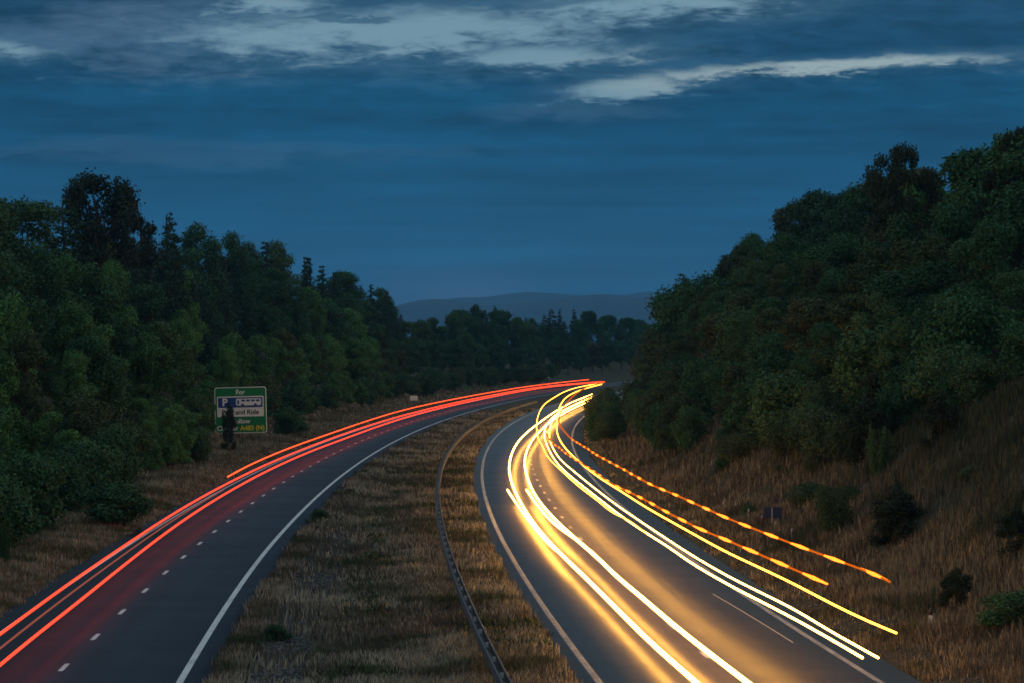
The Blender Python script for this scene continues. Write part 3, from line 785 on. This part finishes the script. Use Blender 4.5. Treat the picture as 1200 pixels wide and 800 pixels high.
# ------------------------------------------------------------------ signs
def text_mesh(s, size, mat, name='lettering', ext=.006, bold=0.0):
    cu = bpy.data.curves.new(name, 'FONT'); cu.body = s; cu.size = size; cu.align_x = 'CENTER'; cu.align_y = 'CENTER'; cu.extrude = ext; cu.offset = bold
    o = bpy.data.objects.new(name, cu); COL.objects.link(o)
    dg = bpy.context.evaluated_depsgraph_get(); me = bpy.data.meshes.new_from_object(o.evaluated_get(dg))
    bpy.data.objects.remove(o); bpy.data.curves.remove(cu)
    me.materials.clear(); me.materials.append(M[mat]); me.name = name
    return me
def face(o, x, z, y=0.0):   # mount on the sign face (local -Y looks at the traffic)
    o.location = (x, y, z); return o
def put_text(par, s, size, mat, x, z, y, bold=.0):
    o = link('lettering', text_mesh(s, size * 1.06, mat, bold=bold * .5), par); o.rotation_euler = (math.pi / 2, 0, 0); o.location = (x, y, z); return o
def rrect(w, h, t, r=.12):
    pts = []
    for cx, cz, a0 in ((w / 2 - r, h / 2 - r, 0), (-w / 2 + r, h / 2 - r, 90), (-w / 2 + r, -h / 2 + r, 180), (w / 2 - r, -h / 2 + r, 270)):
        for a in range(0, 91, 18): pts.append((cx + r * math.cos(math.radians(a0 + a)), cz + r * math.sin(math.radians(a0 + a))))
    n = len(pts); me = bpy.data.meshes.new('panel')
    V = [(x, -t / 2, z) for x, z in pts] + [(x, t / 2, z) for x, z in pts]
    F = [tuple(range(n)), tuple(range(2 * n - 1, n - 1, -1))] + [(i, n + i, n + (i + 1) % n, (i + 1) % n) for i in range(n)]
    me.from_pydata(V, [], F); me.update(); return me
def panel(par, name, w, h, t, mat, x, y, z, r=.12):
    me = rrect(w, h, t, r); me.name = name; me.materials.append(M[mat]); o = link(name, me, par); o.location = (x, y, z); return o
sx_, sy_, sz_ = hit(283, 517)
sc = sy_ / 3450                      # metres per picture unit there
sign = empty('direction_sign', (sx_, sy_, sz_), math.radians(-3)); sign.rotation_euler = (0, math.radians(-1.4), math.radians(-3))
tag(sign, 'large green road direction sign for park and ride on two posts', 'road sign')
Wd, Hd = 61 * sc, 54 * sc; zc = 10 * sc + Hd / 2
panel(sign, 'border', Wd, Hd, .05, 'white', 0, 0, zc, .25)
panel(sign, 'board', Wd - 1.8 * sc, Hd - 1.8 * sc, .05, 'green', 0, -.012, zc, .2)
panel(sign, 'white_panel', 55 * sc, 24 * sc, .05, 'white', -.2 * sc, -.024, zc + 4.3 * sc, .1)
panel(sign, 'blue_panel', 52.5 * sc, 11.8 * sc, .05, 'blue', -.2 * sc, -.036, zc + 9.0 * sc, .08)
put_text(sign, 'For', 7.2 * sc, 'white', 0, zc + 20.8 * sc, -.04, .03)
put_text(sign, 'P', 11.5 * sc, 'white', -18.5 * sc, zc + 9.0 * sc, -.064, .06)
put_text(sign, 'Park and Ride', 7.4 * sc, 'black', -.5 * sc, zc - 2.6 * sc, -.052, .03)
put_text(sign, 'Follow', 7.2 * sc, 'white', .5 * sc, zc - 13.2 * sc, -.04, .03)
put_text(sign, 'Chester', 7.2 * sc, 'white', -16.0 * sc, zc - 21.3 * sc, -.04, .03)
put_text(sign, 'A483 (N)', 7.0 * sc, 'yellow', 13.5 * sc, zc - 21.3 * sc, -.04, .04)
bus = panel(sign, 'bus_symbol', 29.5 * sc, 8.0 * sc, .02, 'white', 9.5 * sc, -.062, zc + 9.4 * sc, .14)
for k in range(4): panel(bus, 'bus_window', 4.3 * sc, 2.3 * sc, .02, 'blue', (-6.2 + 5.7 * k) * sc, -.006, 1.7 * sc, .03)
panel(bus, 'bus_door', 2.0 * sc, 5.2 * sc, .02, 'blue', -12.2 * sc, -.006, -.2 * sc, .03)
for k in (-7, 8): panel(bus, 'bus_wheel', 3.6 * sc, 2.6 * sc, .02, 'blue', k * sc, -.006, -3.2 * sc, 1.25 * sc)
for px in (-20, 3, 24.5):
    V, F = tube([(px * sc, .09, -1.2), (px * sc, .09, zc + Hd * .4)], .085, 10); link('post', mesh_np('post', V, F, M['post'], smooth=True), sign)

x, y, z = hit(485, 473); s2 = y / 3450
small = empty('small_sign', (x, y, z), .05); tag(small, 'small plain white sign on short posts at the far left verge', 'road sign')
panel(small, 'board', 8.6 * s2, 5.4 * s2, .04, 'white', 0, 0, 7.2 * s2, .1)
for q in (-2.6, 2.6): V, F = tube([(q * s2, .06, -.4), (q * s2, .06, 8.5 * s2)], .05, 8); link('post', mesh_np('post', V, F, M['post']), small)
x, y, z = hit(548, 459); s2 = y / 3450
small = empty('small_sign', (x, y, z), .05); tag(small, 'little green panel beside the far bend of the outbound carriageway', 'road sign')
panel(small, 'board', 9 * s2, 3.4 * s2, .04, 'green', 0, 0, 5.5 * s2, .1)
for q in (-2.6, 2.6): V, F = tube([(q * s2, .06, -.4), (q * s2, .06, 6.5 * s2)], .05, 8); link('post', mesh_np('post', V, F, M['post']), small)
x, y, z = hit(905, 621); s2 = y / 3450
bs = empty('blue_sign', (x, y, z), -.05); tag(bs, 'blue rectangular sign on one pale post on the right bank', 'road sign')
M['dullblue'] = plain('faded_blue', (.018, .028, .085), .7); M['dullwhite'] = plain('dirty_white', (.30, .27, .28), .7, grime=.8)
panel(bs, 'board', 21 * s2, 13 * s2, .03, 'dullblue', 1 * s2, 0, 21 * s2, .05)
V, F = tube([(-.2 * s2, -.055, -.4), (-.2 * s2, -.055, 27 * s2)], .03, 8); link('post', mesh_np('post', V, F, M['post']), bs)

# tapered verge marker posts with a red reflector
def marker_mesh(h):
    V, F = tube([(0, 0, -.2), (0, 0, h * .5), (0, 0, h * .97), (0, 0, h)], [.075, .062, .048, .03], 8); return V, F
for k, (px, py, lab) in enumerate([(837, 590, 'farthest of the pale marker posts on the right bank'), (849.5, 597, 'pale marker post second from the far end of the row'), (862.5, 602, 'pale marker post third from the far end of the row'), (877.5, 609, 'pale marker post left of the blue sign in the row'), (893, 617, 'pale marker post just left of the blue sign post'), (909, 624, 'pale marker post just right of the blue sign post'), (928, 633, 'short pale marker post right of the blue sign'), (891.5, 640, 'pale marker post below the amber flashes nearest the road')]):
    x, y, z = hit(px, py); hm = 13.5 / 3450 * y
    e = empty('marker_post', (x, y, z)); tag(e, lab, 'marker post', 'marker posts on the right bank')
    V, F = marker_mesh(hm); link('post', mesh_np('post', V, F, M['dullwhite'], smooth=True), e)
    V, F = box(0, -.064, hm * .62, .07, .02, .16); link('reflector', mesh_np('reflector', V, F, M['redr']), e)
x, y, z = hit(1090.5, 743); hm = 30 / 3450 * y
e = empty('marker_post', (x, y, z)); tag(e, 'white tapered verge post with a black top at the lower right', 'marker post')
V, F = tube([(0, 0, -.2), (0, 0, hm * .5), (0, 0, hm * .75)], [.075, .06, .05], 8); link('post', mesh_np('post', V, F, M['white'], smooth=True), e)
V, F = tube([(0, 0, hm * .745), (0, 0, hm * .97), (0, 0, hm)], [.056, .056, .03], 8); link('cap', mesh_np('cap', V, F, M['black'], smooth=True), e)

# ------------------------------------------------------------------ streams of vehicle light hanging over the lanes
FAR_RED = [[-8.0, 460.0], [0.0, 559.8], [8.4, 645.0], [21.8, 715.0]]
TR = {
'red_left':(.8,[[-15.31,88.04],[-15.7,97.92],[-16.08,107.5],[-16.53,121.1],[-16.75,128.44],[-17.47,152.94],[-17.86,182.58],[-17.9,219.78],[-17.12,262.57],[-16.63,282.57],[-14.7,345.0],[-11.62,400.95]]+FAR_RED),
'red_right':(.8,[[-13.83,79.54],[-14.2,88.57],[-14.5,96.96],[-14.8,104.47],[-15.45,121.1],[-16.2,142.99],[-16.75,170.52],[-16.95,210.43],[-16.3,249.33],[-15.75,265.86],[-14.05,329.67],[-11.1,390.39],[-7.3,450],[0.9,555],[9.3,640],[22.4,712]]),
'red_mid':(1.1,[[-14.07,80.89],[-14.77,97.07],[-15.45,116.88],[-16.27,142.46],[-16.7,170.45]]),
'red_high':(1.6,[[-16.98,175.88],[-17.24,192.21],[-17.2,210.23],[-16.95,232.79],[-16.5,250.33],[-15.95,274.59],[-14.3,337.64],[-11.47,395.74],[-3.61,498.33],[4.5,590],[18,690]]),
'w1':(.85,[[4.7,74.67],[4.13,82.95],[3.83,88.05],[3.19,99.99],[2.58,111.32],[1.81,124.46],[1.11,140.06],[0.57,156.9],[0.05,178.12],[-0.23,203.43],[-0.13,226.9],[0.33,256.5],[1.24,286.38],[2.81,324.15],[6.24,398.62],[9.38,454.37],[12.61,498.34]]),
'w2':(.85,[[6.0,74.67],[5.48,82.17],[4.84,92.18],[4.39,101.02],[3.92,108.25],[3.44,119.91],[2.8,130.75],[2.11,145.31],[1.53,160.31],[1.13,178.12],[0.89,203.43],[1.0,229.55],[1.58,259.89],[2.7,294.98],[4.75,341.01],[7.75,395.94],[12.82,468.22]]),
'w3':(.85,[[3.22,307.8],[3.71,320.62],[5.15,355.39],[8.19,415.46],[13.29,487.56]]),
'n1':(1.46,[[9.33,75.05],[8.89,81.77],[8.58,87.66],[8.3,91.62],[7.55,100.34],[6.86,111.35],[6.42,120.41],[5.93,131.07],[5.35,144.17],[4.7,162.09],[3.86,188.92],[3.4,205.96],[3.19,229.23],[3.26,258.42],[4.01,301.02],[5.28,346.75],[8.0,408.85],[13.33,489.16]]),
'n2':(1.46,[[8.93,75.05],[8.62,79.98],[8.27,85.07],[7.89,89.81],[7.24,97.62],[6.6,107.17],[6.18,116.57],[5.68,125.66],[5.11,137.65],[4.4,156.53],[3.29,188.92],[2.93,210.72],[2.8,238.2],[2.89,265.95],[3.54,297.75],[4.9,338.19],[7.6,385.82],[12.65,464.29]]),
'n3':(2.1,[[5.23,115.0],[4.85,124.06],[4.44,128.76],[4.04,139.45],[3.47,153.57],[2.82,175.51],[2.36,193.73],[2.23,213.43],[2.08,231.06],[2.12,251.85],[2.38,282.98],[2.91,318.8],[4.0,367.66],[5.74,412.87],[9.05,484.33],[12.81,535.85],[18.08,585.7]]),
'y1':(2.1,[[9.78,74.96],[9.41,78.7],[9.05,83.67],[8.6,91.25],[8.15,97.24],[7.59,104.68],[7.05,114.48],[6.58,123.46],[6.08,133.25],[5.45,149.02],[4.79,165.15],[4.05,195.23],[3.75,219.0],[3.79,246.91],[4.51,296.29],[5.67,352.24],[7.98,426.86],[11.93,498.71],[17.22,565.96]]),
'b1':(.85,[[1.86,123.12],[1.5,128.53],[0.91,141.81],[0.32,157.32],[-0.27,175.16]]),
'b2':(.85,[[2.78,130.94],[2.21,138.49],[1.75,147.12],[1.26,161.19],[0.86,175.16]]),
'thin':(.35,[[8.58,89.98],[8.2,95.77],[7.78,101.7],[7.34,107.5]]),
'amb_high':(3.4,[[9.62,75.0],[9.53,77.53],[9.08,82.9],[8.63,88.09],[8.22,93.24],[7.81,98.57],[7.46,103.5],[7.18,108.6],[6.9,113.42],[6.61,118.69],[6.3,123.21],[6.0,128.17],[5.79,133.55],[5.61,138.28],[5.46,142.76],[5.27,147.33],[5.07,152.21],[4.89,156.82],[4.69,161.97],[4.57,165.87],[4.46,170.79],[4.31,174.98],[4.17,180.0],[3.85,189.91],[3.7,207.0],[3.62,222.58],[3.98,249.4],[5.0,287.5],[7.45,356.9],[11.49,440.43],[14.79,481.4]]),
'amb_low':(3.4,[[7.88,75.27],[7.41,81.37],[7.01,86.43],[6.62,91.39],[6.2,96.28],[5.88,101.47],[5.59,106.7],[5.34,111.89],[5.09,116.69],[4.81,121.41],[4.5,125.68],[4.25,131.01],[4.08,136.54],[3.92,140.82],[3.76,145.26],[3.55,151.09],[3.37,155.06],[3.2,159.85],[3.01,164.94],[2.9,169.67],[2.8,173.95],[2.63,177.99],[2.5,182.38],[2.35,202.94]]),
}
FL2 = [[3.93,188.18],[4.04,183.19],[4.17,180.0],[4.31,174.98],[4.46,170.79],[4.57,165.87],[4.69,161.97],[4.89,156.82],[5.07,152.21],[5.27,147.33],[5.46,142.76],[5.61,138.28],[5.79,133.55],[6.0,128.17],[6.3,123.21],[6.61,118.69],[6.9,113.42],[7.18,108.6],[7.46,103.5],[7.81,98.57],[8.22,93.24],[8.63,88.09],[9.08,82.9],[9.5,77.53]]
FL1 = [[2.46,182.38],[2.63,177.99],[2.8,173.95],[2.9,169.67],[3.01,164.94],[3.2,159.85],[3.37,155.06],[3.55,151.09],[3.79,145.26],[3.92,140.82],[4.08,136.54],[4.22,131.01],[4.5,125.68],[4.81,121.41],[5.09,116.69],[5.34,111.89],[5.59,106.7],[5.88,101.47],[6.2,96.28],[6.62,91.39],[7.01,86.43],[7.41,81.37],[7.83,76.24]]
PATH = {}
def trail(key, name, rad, mat, label, cat, grow=0.0):
    h, p = TR[key]
    run = {'red_left': (XL, -2.15), 'red_right': (XL, -1.0), 'red_mid': (XL, -1.2), 'w1': (XR, 1.85), 'w2': (XR, 3.2)}.get(key)
    if run: p = [[float(run[0](q)) + run[1], q] for q in (25., 40., 55.)] + p     # these vehicles drove on under the bridge
    Q = spline([(a, b_, h) for a, b_ in p], 1.5, 70 if key[0] in 'wbr' else 14); PATH[key] = Q
    R = rad * (1 + grow * (Q[:, 1] - 80) / 100)
    c = Q[0].copy(); V, F = tube(Q, R, 8)
    o = link(name, mesh_np(name, V - c, F, M[mat], smooth=True), None, Vector(c)); return tag(o, label, cat)
trail('red_left', 'tail_light_trail', .045, 'e_red', 'red tail-light streak nearest the left verge', 'light trail', .22)
trail('red_right', 'tail_light_trail', .045, 'e_red', 'red tail-light streak nearest the lane dashes', 'light trail', .22)
trail('red_mid', 'tail_light_trail', .03, 'e_reddim', 'faint brownish streak between the two red streaks', 'light trail')
trail('red_high', 'tail_light_trail', .04, 'e_redhi', 'highest orange-red streak starting half way along the bend', 'light trail', .15)
trail('w1', 'headlight_trail', .066, 'e_white', 'broad white headlight streak nearest the central reservation', 'light trail', -.05)
trail('w2', 'headlight_trail', .066, 'e_white', 'broad white headlight streak down the middle of the inbound lanes', 'light trail', -.05)
trail('b1', 'headlight_trail', .05, 'e_white', 'short white streak starting beside the streak nearest the reservation', 'light trail')
trail('b2', 'headlight_trail', .05, 'e_white', 'short white streak starting beside the middle white streak', 'light trail')
trail('w3', 'headlight_trail', .05, 'e_white', 'short distant white streak low where the inbound lanes emerge', 'light trail')
trail('n1', 'headlight_trail', .030, 'e_warm', 'upper of the two wavy white streaks beside the right verge', 'light trail', .03)
trail('n2', 'headlight_trail', .034, 'e_warm', 'lower of the two wavy white streaks beside the right verge', 'light trail', .03)
trail('n3', 'headlight_trail', .024, 'e_yellow', 'thin wavy yellow streak left of the two wavy white streaks', 'light trail', .25)
trail('y1', 'headlight_trail', .032, 'e_yellow', 'thin yellow streak running below the lower amber flashes', 'light trail', .25)
trail('thin', 'headlight_trail', .014, 'e_thin', 'hair-thin pinkish streak low over the inside of the nearside lane', 'light trail')
fv, ff = tube([(0, t, 0) for t in np.linspace(-1, 1, 9)], [.45, .55, .66, .82, 1.0, .82, .66, .55, .4], 8)
for key, FL, lab in (('amb_high', FL2, 'upper string of flashing amber beacon light above the right verge'), ('amb_low', FL1, 'lower string of flashing amber beacon light above the inbound lane')):
    o = trail(key, 'beacon_trail', .030, 'e_amber', lab, 'light trail', .5)
    Q = PATH[key]; base = np.array(o.location)
    fm = mesh_np('flash', fv * np.array((.055, 1.95, .055)), ff, M['e_flash'], smooth=True)
    for fx, fy in FL:
        k = int(np.clip(np.searchsorted(Q[:, 1], fy), 1, len(Q) - 1)); d = Q[k] - Q[k - 1]
        t = (fy - Q[k - 1, 1]) / max(1e-6, d[1]); pnt = Q[k - 1] + d * t
        f = link('flash', fm, o, Vector(pnt - base)); f.rotation_euler = (0, 0, math.atan2(-d[0], d[1]))

# ------------------------------------------------------------------ evening air
HAZE = 0.00008
if HAZE:
    V, F = box(0, 9000, 170, 20000, 18600, 380); V[:, 2] = np.where(V[:, 2] < 0, -20, 420)
    m = bpy.data.materials.new('haze'); m.use_nodes = True; n = m.node_tree; n.nodes.clear()
    pv = n.nodes.new('ShaderNodeVolumePrincipled'); pv.inputs['Color'].default_value = (.20, .58, 1.0, 1); pv.inputs['Density'].default_value = HAZE; pv.inputs['Anisotropy'].default_value = .2
    oo = n.nodes.new('ShaderNodeOutputMaterial'); n.links.new(pv.outputs[0], oo.inputs['Volume'])
    tag(link('haze', mesh_np('haze', V, F, m)), 'thin blue evening air fading the far hills', 'haze', kind='stuff')
